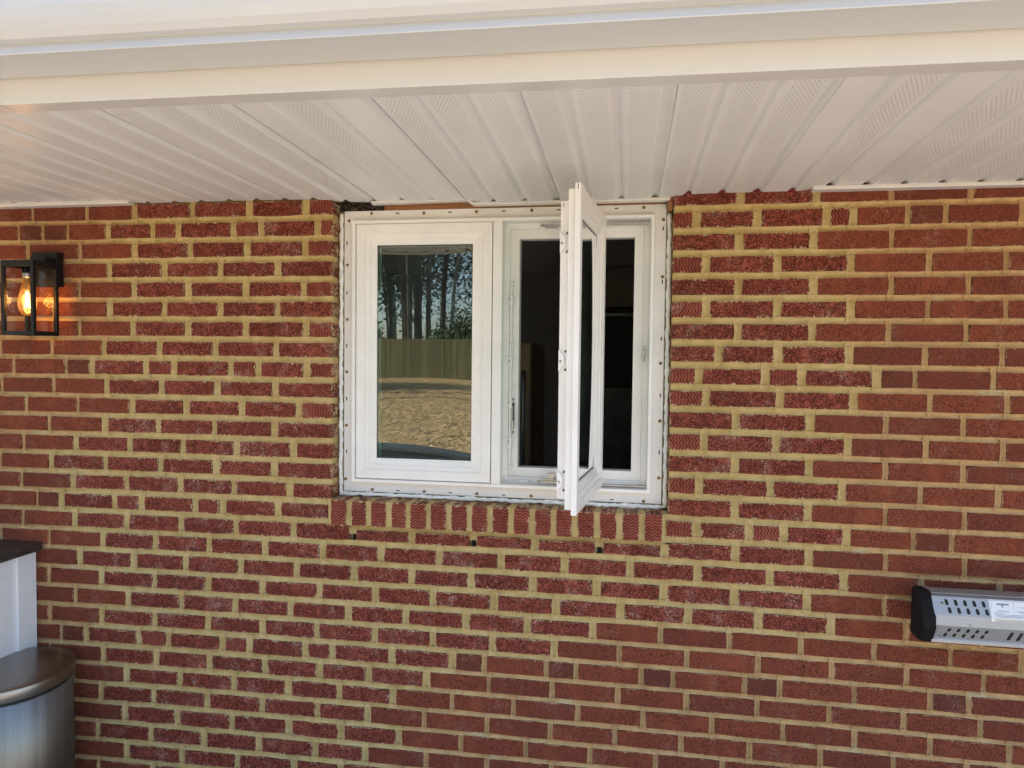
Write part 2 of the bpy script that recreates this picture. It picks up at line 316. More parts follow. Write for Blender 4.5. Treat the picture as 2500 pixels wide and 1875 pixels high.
# ---- measured brick layout: per course (new mortar from, to, joints) in mm; level correction of the courses
DZ=[-0.003234, 0.008612, 0.003016, -0.02137, 0.001464, 0.002675, -0.006313, 0.019018]
ROWS=[
(-1674,555,[-2884,-2681,-2478,-2275,-2072,-1857,-1672,-1454,-1247,-1045,337,553,760,969,1172,1375,1578,1782]),
(-1775,657,[-2941,-2738,-2535,-2332,-2129,-2031,-1934,-1773,-1605,-1507,-1303,-1203,-1003,211,387,582,655,803,905,1105,1308,1511,1714,1917]),
(-1675,551,[-2905,-2702,-2499,-2296,-2093,-1887,-1673,-1464,-1254,-1049,337,549,763,971,1174,1378,1581,1784]),
(-1773,655,[-2815,-2612,-2409,-2206,-1992,-1771,-1560,-1353,-1145,241,448,653,865,1068,1271,1474,1677,1880]),
(-1679,552,[-2907,-2704,-2501,-2298,-2095,-1889,-1677,-1471,-1260,-1053,337,550,764,970,1173,1376,1579,1782]),
(-1773,659,[-2815,-2612,-2408,-2205,-1994,-1771,-1561,-1354,-1145,244,451,657,866,1072,1275,1478,1681,1884]),
(-1683,552,[-2909,-2706,-2503,-2300,-2097,-1890,-1681,-1473,-1259,-1046,338,550,762,968,1171,1374,1577,1780]),
(-1795,657,[-2817,-2614,-2411,-2208,-2002,-1793,-1580,-1369,-1150,283,455,655,862,1066,1269,1472,1675,1878]),
(-1843,736,[-2763,-2560,-2357,-2154,-1944,-1841,-1632,-1526,-1317,-1216,-1042,228,420,525,734,837,1044,1247,1450,1653,1856]),
(-1785,674,[-2815,-2612,-2409,-2206,-1996,-1783,-1573,-1364,-1154,250,464,672,881,1083,1286,1489,1692,1895]),
(-1690,554,[-2918,-2715,-2512,-2309,-2106,-1899,-1688,-1481,-1276,-1069,338,552,762,970,1173,1376,1579,1782]),
(-1797,662,[-2831,-2628,-2425,-2222,-2015,-1795,-1587,-1376,-1157,245,455,660,873,1077,1280,1483,1686,1889]),
(-1910,552,[-2931,-2728,-2525,-2322,-2119,-1908,-1697,-1494,-1294,-1089,338,550,764,974,1177,1380,1583,1787]),
(-2009,649,[-2824,-2621,-2418,-2215,-2007,-1792,-1579,-1371,-1157,234,442,647,861,1069,1272,1475,1678,1881]),
(-1924,553,[-2944,-2741,-2538,-2335,-2132,-1922,-1710,-1506,-1306,-1102,340,551,768,981,1184,1387,1590,1793]),
(-1973,663,[-2881,-2678,-2475,-2272,-2069,-1971,-1759,-1654,-1450,-1345,-1145,230,384,484,661,847,950,1153,1356,1559,1762]),
(-1921,560,[-2941,-2737,-2534,-2331,-2128,-1919,-1711,-1502,-1298,-1088,-878,-675,-471,-269,-66,134,345,558,772,986,1189,1392,1595,1798]),
(-1808,660,[-2829,-2626,-2423,-2219,-2021,-1806,-1601,-1398,-1191,-984,-781,-581,-378,-175,29,235,447,658,872,1080,1283,1486,1689,1892]),
(-1900,558,[-2922,-2719,-2516,-2313,-2109,-1898,-1687,-1485,-1280,-1076,-874,-674,-475,-275,-72,134,346,556,772,976,1179,1382,1585,1788]),
(-1815,627,[-2836,-2633,-2430,-2227,-2024,-1813,-1608,-1403,-1200,-997,-800,-602,-400,-200,3,209,417,625,834,1041,1244,1447,1650,1853]),
(-1710,-81,[-2940,-2737,-2534,-2331,-2127,-1918,-1708,-1504,-1302,-1099,-894,-695,-492,-290,-83,127,332,542,749,957,1146,1349,1553,1756]),
(-1814,-202,[-2833,-2630,-2427,-2224,-2021,-1812,-1606,-1405,-1201,-1005,-803,-602,-403,-204,1,208,419,631,840,1048,1251,1454,1657,1860]),
(-1878,-535,[-2788,-2585,-2382,-2179,-1976,-1876,-1670,-1554,-1352,-1250,-1045,-948,-742,-537,-431,-227,-133,70,168,380,484,696,907,1009,1212,1415,1619,1822]),
(-1811,-621,[-2835,-2632,-2429,-2226,-2023,-1809,-1601,-1398,-1193,-995,-823,-623,-414,-209,-1,209,419,628,835,1043,1246,1449,1652,1855]),
(-1720,-736,[-2941,-2738,-2535,-2332,-2129,-1926,-1718,-1512,-1308,-1108,-926,-738,-536,-333,-126,78,287,495,700,910,1121,1325,1528,1731,1934]),
(-1820,-825,[-2844,-2641,-2438,-2235,-2032,-1818,-1613,-1409,-1202,-1002,-827,-631,-420,-213,-9,196,400,605,810,1011,1214,1418,1621,1824]),
(-1727,-716,[-2952,-2749,-2546,-2343,-2139,-1936,-1725,-1521,-1316,-1107,-920,-718,-505,-293,-86,117,322,536,750,958,1156,1359,1562,1765]),
(-1835,-831,[-2852,-2649,-2446,-2243,-2040,-1833,-1624,-1422,-1216,-1011,-833,-623,-419,-208,-3,198,423,641,848,1051,1255,1458,1661,1864]),
(-1721,-918,[-2948,-2745,-2541,-2338,-2135,-1932,-1719,-1505,-1295,-1087,-920,-711,-512,-304,-96,106,317,539,754,957,1160,1363,1566,1769])]
rnd = random.Random(7)
# ================================================================ ground, patio, house shell
def straw_z(y):
    d = max(0, -y - 6); return -.03 + min(d, 60)*.0354
mb = MB(); ys = [400, 8, 0, -4, -6, -8, -11, -14, -18, -22, -26, -30, -34, -40, -60, -120, -400]
xs = [-400, -120, -60, -30, -20, -15, -10, -5, 0, 5, 10, 20, 40, 120, 400]
for y in ys:
    for x in xs: mb.v.append((x, y, straw_z(y) + (.05*math.sin(x*.7+y*.5) if -30 < y < -9 else 0)))
nx = len(xs)
for i in range(len(ys)-1):
    for j in range(nx-1): mb.f.append((i*nx+j, (i+1)*nx+j, (i+1)*nx+j+1, i*nx+j+1)); mb.m.append(0); mb.sm.append(True)
tag(mb.build('ground', M['straw']), kind='structure')
mb = MB(); mb.box(-9, 7, -5.2, .02, -.12, 0); tag(mb.build('patio', M['concrete']), kind='structure')

SK = .0196                                             # the eave line runs slightly out of parallel with the wall
mb = MB()
mb.add([(-9,-.93,Z0+.215),(7,-.93,Z0+.215),(7,5,Z0+2.6),(-9,5,Z0+2.6),(-9,-.93,Z0+.225),(7,-.93,Z0+.225),(7,5,Z0+2.7),(-9,5,Z0+2.7)],
       [(0,3,2,1),(4,5,6,7),(0,1,5,4),(1,2,6,5),(2,3,7,6),(3,0,4,7)])
mb.box(-9, -8.9, -.8, 5, Z0+.03, Z0+.3); mb.box(6.9, 7, -.8, 5, Z0+.03, Z0+.3)
tag(mb.build('roof', M['shingle']), kind='structure')
OX0, OX1, OZ0, OZ1 = -.9504, .1408, Z0-.9645, Z0+.012   # the brick opening
mb = MB()
mb.box(-8, OX0+.03, .125, .2, 0, 2.6); mb.box(OX1-.03, 6, .125, .2, 0, 2.6); mb.box(OX0+.03, OX1-.03, .125, .2, 0, OZ0+.03); mb.box(OX0+.03, OX1-.03, .125, .2, OZ1-.05, 2.6)
mb.box(-8, -5.0, 4.6, 4.7, 0, 2.6); mb.box(-3.4, 6, 4.6, 4.7, 0, 2.6); mb.box(-5.0, -3.4, 4.6, 4.7, 0, .9); mb.box(-5.0, -3.4, 4.6, 4.7, 2.2, 2.6);   # unseen far opening, added to let daylight into the dark room
mb.box(-8.1, -8, .02, 4.7, 0, 2.6); mb.box(6, 6.1, .02, 4.7, 0, 2.6); mb.box(-8, 6, .2, 4.6, 2.45, 2.55); mb.box(-8, 6, .2, 4.6, .0, .02)
tag(mb.build('interior_wall', M['room']), kind='structure')

# ================================================================ brick wall
wall = thing('brick_wall', 'red brick house wall with yellowish mortar around the white window', 'wall', (-.4, 0, 0))
PC = .0677
def zr(r, X):
    q = r/28.0
    d = DZ[0] + DZ[1]*q + DZ[2]*X + DZ[3]*q*X + DZ[4]*X*X + DZ[5]*q*q + DZ[6]*X*X*q + DZ[7]*X*q*q
    Xc = max(-2.3, min(1.3, X))
    if Xc != X:
        d = DZ[0] + DZ[1]*q + DZ[2]*Xc + DZ[3]*q*Xc + DZ[4]*Xc*Xc + DZ[5]*q*q + DZ[6]*Xc*Xc*q + DZ[7]*Xc*q*q
    return Z0 - r*PC + d
NEWR = [(a/1000.0, b/1000.0) for a, b, _ in ROWS]
NEWR += [(-1.70, -1.0), (-1.8, -1.1), (-1.7, -1.2)]
JO = [[v/1000.0 for v in j] for _, _, j in ROWS]
JO += [[v + .1 for v in JO[28]], list(JO[28]), [v + .1 for v in JO[28]]]
NR = len(JO)
def is_new(r, x): return NEWR[r][0] < x < NEWR[r][1]
SILL0, SILL1 = -.953, .136
FRAME = [(0, 0, 2500, 1875)]
HIDE = [(0, 618, 152, 820), (0, 1583, 178, 1875), (2232, 1428, 2500, 1575), (0, 1318, 80, 1600)]
def pix(x, y, z):
    d = Vector((x, y, z)) - CC; k = d.dot(CF); return 1250 + 1733*d.dot(CR)/k, 937.5 - 1733*d.dot(CU)/k
bricks = []      # (score, x0, x1, zc_left, zc_right, zlo, zhi, kind, depth)
mortar = MB(); mzone = []
def mstrip(pts):      # list of (section points, zone): loft
    o = len(mortar.v); n = len(pts[0][0])
    for sec, z in pts: mortar.v += sec; mzone.extend([z]*n)
    for i in range(len(pts)-1):
        for k in range(n-1): mortar.f.append((o+i*n+k, o+i*n+k+1, o+(i+1)*n+k+1, o+(i+1)*n+k)); mortar.m.append(0); mortar.sm.append(True)
SEC = [(-1, .0030), (-.55, .0070), (0, .0105), (.55, .0070), (1, .0030)]
WEEP = [(-.8788, 16), (-.4716, 16), (-.0658, 16)]
for r in range(NR):
    spans = [(-3.0, 2.4)]
    if r <= 13: spans = [(-3.0, OX0), (OX1, 2.4)]
    elif r == 14: spans = [(-3.0, OX0), (OX1, 2.4)]
    elif r == 15: spans = [(-3.0, SILL0-.010), (SILL1+.003, 2.4)]
    for s0, s1 in spans:
        js = [j for j in JO[r] if s0 + .03 < j < s1 - .03]
        ends = [s0] + js + [s1]
        for i in range(len(ends)-1):
            a, b = ends[i], ends[i+1]; mid = (a+b)/2; new = is_new(r, mid)
            ga = (.0105 if is_new(r, a-.01) or is_new(r, a+.01) else .0065) if i > 0 else 0
            gb = (.0105 if is_new(r, b-.01) or is_new(r, b+.01) else .0065) if i < len(ends)-2 else 0
            x0, x1 = a+ga+rnd.uniform(-.002, .002)*(ga > 0), b-gb+rnd.uniform(-.002, .002)*(gb > 0)
            if x1 - x0 < .02: continue
            hh = (.0254 if new else .0270) + rnd.uniform(-.0012, .0010)
            kind = 1 if new else 0
            if x1 - x0 < .125: kind = (2 if new else 3)
            zl, zh = -hh, hh
            if r == 16 and SILL0 < mid < SILL1: zh = .013
            dep = .09 if (abs(x1-OX0) < .001 or abs(x0-OX1) < .001) and r <= 14 else .03
            xc = mid; zc = zr(r, xc)
            ps = [pix(x, 0, zr(r, x)+dz) for x in (x0, x1) for dz in (zl, zh)]
            px0, px1 = max(0, min(p[0] for p in ps)), min(2500, max(p[0] for p in ps)); py0, py1 = max(0, min(p[1] for p in ps)), min(1875, max(p[1] for p in ps))
            sc = max(0, px1-px0)*max(0, py1-py0); cx, cy = (px0+px1)/2, (py0+py1)/2
            if any(h[0] < cx < h[2] and h[1] < cy < h[3] for h in HIDE): sc *= .1
            bricks.append([sc, x0, x1, r, zl, zh, kind, dep])
        for j in js:                                    # head joints
            z = 1.0 if (is_new(r, j-.02) or is_new(r, j+.02)) else 0.0; w_ = .0130 if z else .0085
            zt, zb = zr(r, j)+.036, zr(r, j)-.036
            if r == 16 and SILL0 < j < SILL1: zt = zr(r, j)+.017
            if any(abs(j-wx) < .04 and r == wr for wx, wr in WEEP): zb = zr(r, j)-.004
            mstrip([([(j+k*w_+rnd.uniform(-.001, .001), y, zz) for k, y in SEC], z) for zz in (zt, (zt+zb)/2, zb)])
for r in range(NR-1):                                   # bed joints
    spans = [(-3.0, 2.4)]
    if r <= 13: spans = [(-3.0, OX0-.004), (OX1+.004, 2.4)]
    elif r == 14: spans = [(-3.0, SILL0-.002), (SILL1+.002, 2.4)]
    for s0, s1 in spans:
        n = max(2, int((s1-s0)/.04)); sec = []
        for i in range(n+1):
            x = s0 + (s1-s0)*i/n; zc = (zr(r, x)+zr(r+1, x))/2 + rnd.uniform(-.0008, .0008)
            z = 1.0 if is_new(r, x) or is_new(r+1, x) else 0.0
            sec.append(([(x, y, zc+k*(.0108 if z else .0088)) for k, y in SEC], z))
        mstrip(sec)
sec = []
for i in range(30):                                     # bed under the sill
    x = SILL0 + (SILL1-SILL0)*i/29; zc = (Z0-1.049 + zr(16, x)+.013)/2
    sec.append(([(x, y, zc+k*.0115) for k, y in SEC], 1.0))
mstrip(sec)
for wx, wr in WEEP: pass
n0 = len(mortar.v)
for bx in ((-3.0, OX0-.004, .022, .03, 0, Z0+.1), (OX1+.004, 2.4, .022, .03, 0, Z0+.1), (OX0-.004, OX1+.004, .022, .03, 0, Z0-1.0), (OX0-.03, OX0-.0035, .009, .11, Z0-1.0, Z0+.03), (OX1+.0035, OX1+.03, .009, .11, Z0-1.0, Z0+.03), (-8, -3.0, .0, .03, 0, Z0+.1), (2.4, 6, .0, .03, 0, Z0+.1)):
    mortar.box(*bx)
mzone += [1.0]*(len(mortar.v)-n0)
mo = mortar.build('mortar', M['mortar'], wall); fattr(mo, 'zone', mzone)
PER = [(-1,-1),(-.5,-1),(0,-1),(.5,-1),(1,-1),(1,-.2),(1,.4),(1,1),(.45,1),(0,1),(-.55,1),(-1,1),(-1,.3),(-1,-.4)]
def brick_shape(x0, x1, zfun, zl, zh, kind, depth, front=0.0, rot=False):
    """irregular fired brick: front outline, slightly splayed sides; returns verts, faces, (bl, bh)"""
    hw, hv = (x1-x0)/2, (zh-zl)/2; xc = (x0+x1)/2; jit = .0021 if kind in (1, 2) else .0012
    seed = rnd.random(); yf = front - .0012 + rnd.uniform(-.0018, .0012); ta, tb = rnd.uniform(-.0012, .0012), rnd.uniform(-.0008, .0008)
    V, BL = [], []
    n = len(PER)
    for ring in (0, 1):
        ins = .0016 if ring == 0 else 0.0
        for a, b in PER:
            u = a*(hw-ins); v = b*(hv-ins)
            if ring == 0:
                u += rnd.uniform(-jit, jit)*(.3 if depth > .05 and abs(a) == 1 else 1); v += rnd.uniform(-jit, jit)*.8
                if abs(a) == 1 and abs(b) == 1: u *= 1-.0015/hw; v *= 1-.0015/hv
            x = xc+u; zc = zfun(x) + (zl+zh)/2
            V.append((x, (yf + ta*a + tb*b) if ring == 0 else front+depth, zc+v)); BL.append((v, u, seed) if rot else (u, v, seed))
    F = [tuple(range(n))] + [(i, n+i, n+(i+1) % n, (i+1) % n) for i in range(n)]
    H = [(hv, hw, kind) if rot else (hw, hv, kind)]*(2*n)
    return V, F, BL, H
bricks.sort(key=lambda q: -q[0])
stuff = MB(); sBL, sBH = [], []
for k, (sc, x0, x1, r, zl, zh, kind, dep) in enumerate(bricks):
    V, F, BL, H = brick_shape(x0, x1, lambda x: zr(r, x), zl, zh, kind, dep)
    if k < 284:
        m = MB(); c = Vector(((x0+x1)/2, 0, zr(r, (x0+x1)/2))); m.add([Vector(p)-c for p in V], F)
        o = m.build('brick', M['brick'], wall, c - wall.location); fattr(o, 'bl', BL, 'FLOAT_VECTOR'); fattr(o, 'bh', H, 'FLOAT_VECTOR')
    else:
        stuff.add(V, F); sBL += BL; sBH += H
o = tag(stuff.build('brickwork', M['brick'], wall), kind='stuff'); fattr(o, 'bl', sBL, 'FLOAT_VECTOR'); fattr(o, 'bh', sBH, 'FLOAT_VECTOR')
ROWLOCK = [(-943,-889),(-871,-821),(-805,-754),(-736,-686),(-672,-618),(-605,-552),(-537,-484),(-469,-417),(-403,-351),(-335,-283),(-268,-215),(-201,-150),(-134,-81),(-65,-13),(4,56),(71,126)]
sm_ = MB(); sz = []
sm_.box(SILL0, SILL1-.004, -.0255, .10, Z0-1.047, Z0-.9675); sz = [1.0]*8
sm_.box(SILL1-.0045, OX1+.004, .006, .10, Z0-1.047, Z0-.9685); sz += [1.0]*8
so_ = sm_.build('sill_mortar', M['mortar'], wall); fattr(so_, 'zone', sz)
for a, b in ROWLOCK:
    a, b = a/1000, b/1000; zb = Z0-1.049-(a+.4)*.0022; zt = Z0-.9645
    V, F, BL, H = brick_shape(a, b, lambda x: (zt+zb)/2, -(zt-zb)/2, (zt-zb)/2, 2, .13, -.031, rot=True)
    m = MB(); c = Vector(((a+b)/2, -.03, zt)); m.add([Vector(p)-c for p in V], F)
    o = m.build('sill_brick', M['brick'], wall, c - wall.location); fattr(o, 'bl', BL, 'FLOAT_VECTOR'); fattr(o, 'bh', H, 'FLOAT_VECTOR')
for wx, wr in WEEP:
    m = MB(); z = zr(16, wx)-.017; m.box(wx-.006, wx+.006, .017, .021, z-.013, z+.012); m.build('weep_hole', M['dark'], wall)
# ================================================================ window
WL = Vector((-.4, .05, Z0-.95))
win = thing('window', 'white vinyl double casement window with its right sash swung wide open', 'window', WL)
FX0, FX1, FZ0, FZ1 = -.9305, .1235, Z0-.9485, Z0-.0095
m = MB(); m.ring(FX0, FX1, FZ0, FZ1, [(0, .058), (0, .0505), (.0008, .05), (.036, .05)]); m.build('nailing_flange', M['vinyl2'], win)
m = MB(); m.ring(FX0, FX1, FZ0, FZ1, [(.0345, .055), (.0345, .030), (.0358, .028), (.0445, .028), (.0458, .0293), (.047, .044), (.0475, .05), (.0475, .115)]); m.build('frame', M['vinyl2'], win)
m = MB(); m.box(-.4195, -.389, .0275, .115, FZ0+.046, FZ1-.046, b=.0015); m.build('mullion', M['vinyl2'], win)
SCREWS = [(-836,-18),(-656,-21),(-480,-20),(-299,-20),(54,-19),(-914,-41),(-920,-188),(-920,-370),(-921,-546),(-922,-726),(-924,-908),(-830,-941),(-649,-940),(-470,-940),(-290,-940),(69,-942),(115,-58),(115,-235),(114,-505),(115,-686),(115,-866)]
m = MB(); m.lathe(0, 0, [(0, .0035), (.003, .0033), (.0052, .0015), (.0055, 0)], 12); m.box(-.0028, .0028, -.0006, .0006, .0036, .0038, 1); m.box(-.0006, .0006, -.0028, .0028, .0036, .00385, 1)
m.v = [(x, -z, y) for x, y, z in m.v]
proto = m.build('screw', [M['brass'], M['dark']], win, (0, 0, 0)); first = True
for x, z in SCREWS:
    o = proto if first else link('screw', proto.data, win, (0, 0, 0)); first = False
    o.location = Vector((x/1000, .0502, Z0+z/1000)) - WL; o.rotation_euler = (0, rnd.uniform(0, 1.5), 0)
m = MB()                                                # small nail slots between the screws
top = [-.746,-.568,-.39,-.212,-.03]; 
for x in top: m.box(x-.006, x+.006, .0494, .0506, Z0-.0215, Z0-.0180)
for x in (-.74,-.56,-.38,-.2,-.03): m.box(x-.005, x+.005, .0494, .0506, Z0-.9425, Z0-.9395)
for z in (-.115,-.28,-.458,-.636,-.815): m.box(-.9232, -.9198, .0494, .0506, Z0+z-.006, Z0+z+.006); m.box(.1132, .1166, .0494, .0506, Z0+z+.03-.006, Z0+z+.03+.006)
tag(m.build('nail_slots', M['dark'], win), kind='stuff')
# ragged white caulk and greenish gap filler round the flange
def bead(pts, r, mat, name):
    m = MB(); P = []; R_ = []
    for i in range(len(pts)-1):
        a, b = Vector(pts[i]), Vector(pts[i+1]); n = max(2, int((b-a).length/.012))
        for k in range(n): P.append(a.lerp(b, k/n) + Vector((rnd.uniform(-.0016, .0016), rnd.uniform(-.002, .002), rnd.uniform(-.0016, .0016)))); R_.append(r*rnd.uniform(.7, 1.3))
    P.append(Vector(pts[-1])); R_.append(r)
    m.tube(P, R_, 7); return m.build(name, mat, win)
bead([(FX0-.011, .052, FZ1-.006), (FX0-.012, .052, FZ0-.0095), (FX1+.011, .050, FZ0-.0100), (FX1+.0105, .05, FZ1-.03)], .0072, M['caulk'], 'caulk')
m = MB(); m.box(OX0+.001, FX0+.02, .060, .068, FZ0-.014, FZ1+.002); m.box(FX1-.02, OX1-.001, .060, .068, FZ0-.014, FZ1+.002); m.box(OX0+.0012, OX1-.0012, .0612, .0692, FZ0-.0152, FZ0+.02); m.build('gap_filler', M['foam_gap'], win)
# sashes: built once round a hinge at the origin, stretching to -x, front towards -y
SW, SH = .459, .843
def sash_meshes():
    m = MB()
    m.ring(-SW, 0, 0, SH, [(.036, .058), (.036, .0335), (.0125, .0335), (.0115, .0325), (.0115, .0165), (.0105, .0155), (.001, .0150), (0, .014), (0, .0012), (.0012, 0), (.029, 0), (.0315, .0022), (.033, .003)])
    m.ring(-SW, 0, 0, SH, [(.036, .058), (.045, .0585), (.0665, .0585), (.068, .057), (.068, .040)])
    b = MB(); b.ring(-SW, 0, 0, SH, [(.0328, .0022), (.0445, .0048), (.0465, .0055), (.0475, .0075), (.0655, .0135), (.0672, .0150), (.0672, .026)])
    g = MB(); g.ring(-SW, 0, 0, SH, [(.0660, .0195), (.0695, .0195), (.0695, .0232)])
    def pane(y0, y1, bow):                              # sealed units bow a little: the mirror image spreads
        p = MB(); nx_, nz_ = 14, 22; q = []
        for yy in (y0, y1):
            for i in range(nz_+1):
                for j in range(nx_+1):
                    u, v = 2*j/nx_-1, 2*i/nz_-1; q.append((-SW/2 + u*(SW/2-.0668), yy - bow*(1-.22*u*u)*(1-v*v), SH/2 + v*(SH/2-.0668)))
        n = (nx_+1)*(nz_+1); f = []
        for k in (0, n):
            for i in range(nz_):
                for j in range(nx_): a = k+i*(nx_+1)+j; f.append((a, a+1, a+nx_+2, a+nx_+1) if k == 0 else (a+nx_+1, a+nx_+2, a+1, a))
        p.add(q, f, 0, True); return p
    p = pane(.0200, .0230, .0035); q = pane(.0360, .0390, .0012)
    return m, b, g, p, q
ms = sash_meshes()
cx_hinge = -.4232
sash = None
left = ms[0].build('sash', M['vinyl2'], win, Vector((cx_hinge, .033, Z0-.900)) - WL)
parts = [ms[1].build('glazing_bead', M['vinyl2'], left, (0, 0, 0)), ms[2].build('gasket', M['gasket'], left, (0, 0, 0)), ms[3].build('glass_pane', M['glass'], left, (0, 0, 0)), ms[4].build('glass_pane', M['glass_inner'], left, (0, 0, 0))]
hx, hy = -.0605, .036
dirx, diry = -.110-hx, -.414-hy
rot = math.atan2(diry, dirx) - math.pi
opn = link('sash', left.data, win, Vector((hx, hy, Z0-.8945)) - WL, rot); opn['label'] = 'right sash swung open towards the camera'
for o in parts: link(o.name.split('.')[0], o.data, opn, (0, 0, 0))
for zc in (.700, .396, .082):                            # lock keepers on the lock stile's edge
    m = MB(); xo = -SW+.036
    sh = [(.0365, -.030), (.0575, -.030), (.0575, .030), (.0365, .030)]
    m.add([(xo-.0018, y, zc+z) for y, z in [(.0575,-.034),(.036,-.034),(.036,.034),(.0575,.034)]] + [(xo+.001, y, zc+z) for y, z in [(.0575,-.034),(.036,-.034),(.036,.034),(.0575,.034)]], [(0,1,2,3),(7,6,5,4),(0,4,5,1),(1,5,6,2),(2,6,7,3),(3,7,4,0)])
    hump = [(.0572,-.030),(.0445,-.014),(.043,-.004),(.043,.008),(.0445,.015),(.0572,.030)]
    m.add([(xo-.0085, y+.0005, zc+z*.9) for y, z in hump] + [(xo-.0018, y, zc+z) for y, z in hump], [tuple(range(6))] + [(i, (i+1) % 6, 6+(i+1) % 6, 6+i) for i in range(6)])
    for dz in (-.024, .024):
        m.tube([(xo-.0015, .040, zc+dz), (xo-.0032, .040, zc+dz)], .0042, 10, 1); m.tube([(xo-.0032, .040, zc+dz), (xo-.0034, .040, zc+dz)], .0017, 8, 2)
    m.tube([(xo-.008, .0525, zc-.002), (xo-.0092, .0525, zc-.002)], .0035, 10, 1)
    m.build('keeper', [M['vinyl2'], M['steel'], M['dark']], opn, (0, 0, 0))
m = MB(); xo = -SW+.036                                   # weep slots at the sash's stile ends
for z in (.045, SH-.052): m.box(xo-.0006, xo+.001, .050, .0515, z, z+.012)
m.box(-SW-.0005, -SW+.003, .006, .0075, SH-.016, SH-.002); m.build('weep_slot', M['dark'], opn, (0, 0, 0))
# right-hand pocket: stepped inner frame, hinge tracks, lock rail
PX0, PX1, PZ0, PZ1 = -.3895, .0765, Z0-.9015, Z0-.0565
m = MB(); m.ring(PX0, PX1, PZ0, PZ1, [(-.001, .05), (.0, .074), (.0165, .0745), (.0175, .0755), (.0185, .082), (.0190, .0865), (.0465, .0870), (.0480, .0885), (.0480, .125)]); m.build('inner_frame', M['vinyl2'], win)
m = MB(); m.box(-.0630, .0700, .050, .066, PZ1-.0135, PZ1-.0075); m.build('hinge_track', M['steel'], win)
m = MB(); m.box(-.0630, .0700, .050, .066, PZ0+.0035, PZ0+.0075); m.build('hinge_track', M['steel'], win)
for z, s_ in ((PZ1-.012, 1), (PZ0+.010, -1)):
    m = MB(); m.box(-.272, -.190, .046, .054, z-.004, z+.003, b=.001); m.box(-.255, -.215, .040, .046, z-.008*s_-.003, z-.008*s_+.003, b=.001)
    if s_ < 0: m.box(-.235, -.215, .045, .06, z+.006, z+.028, b=.001)
    m.tube([(-.262, .045, z), (-.262, .0385, z)], .004, 8); m.tube([(-.20, .05, z), (-.09, -.06, z)], .0035, 6); m.build('hinge_arm', M['steel'], win)
m = MB(); m.box(-.3685, -.3625, .066, .0735, Z0-.872, Z0-.247, b=.001)
m.build('lock_rail', M['vinyl2'], win)
for z in (-.252, -.445, -.590, -.846):
    m = MB(); m.tube([(-.3655, .066, Z0+z), (-.3560, .066, Z0+z)], .0045, 10); m.tube([(-.3560, .066, Z0+z), (-.3545, .066, Z0+z)], .0065, 10); m.build('lock_roller', M['vinyl2'], win)
for z in (-.30, -.50, -.635, -.765):
    m = MB(); m.box(-.3700, -.3590, .062, .0735, Z0+z-.024, Z0+z+.012, b=.0015); m.box(-.3695, -.3675, .0608, .0622, Z0+z-.006, Z0+z+.002, 1); m.build('lock_guide', [M['vinyl2'], M['dark']], win)
m = MB(); m.box(-.3585, -.3520, .0715, .0740, Z0-.722, Z0-.640); m.build('handle_slot', M['dark'], win)
m = MB(); m.box(-.3605, -.3510, .060, .0725, Z0-.725, Z0-.695, b=.002); m.box(-.3570, -.3545, .064, .0716, Z0-.695, Z0-.65, b=.0008)
for z in (-.628, -.737): m.tube([(-.3555, .0715, Z0+z), (-.3555, .0700, Z0+z)], .0045, 10)
m.build('lock_handle', M['steel'], win)
m = MB(); m.box(.0570, .0645, .046, .062, Z0-.490, Z0-.462, b=.0015); m.box(.0600, .0665, .054, .064, Z0-.502, Z0-.45, b=.001); m.build('latch', M['steel'], win)
m = MB(); m.box(-.334, -.300, .058, .072, PZ0+.001, PZ0+.010, b=.002); m.build('sash_block', M['vinyl'], win)

# ================================================================ header board and insulation showing above the window
m = MB(); m.box(-.7925, .1215, .0515, .069, Z0-.0088, Z0+.060, b=.001); b_ = m.build('header_board', M['header_wood'])
tag(b_, 'raw brown pine board showing in the gap between soffit trim and window head', 'board')
m = MB(); m.box(.1245, .1400, .012, .029, Z0-.035, Z0+.06, b=.001); tag(m.build('blocking_board', M['header_wood']), 'short reddish wood block in the corner gap right of the window head', 'board')
q = np.random.RandomState(3); m = MB()
m.box(-.945, -.795, .072, .10, Z0-.012, Z0+.07)
for k in range(160):
    c = Vector((q.uniform(-.945, -.797), q.uniform(.040, .07), q.uniform(Z0-.010, Z0+.05))); m.tube([c, c+Vector((q.uniform(-.02, .02), q.uniform(-.006, .006), q.uniform(-.012, .012)))], [.004, .0015], 5)
tag(m.build('insulation_batt', M['batt']), 'dark fluffy insulation in the open hole above the left window corner', 'insulation')

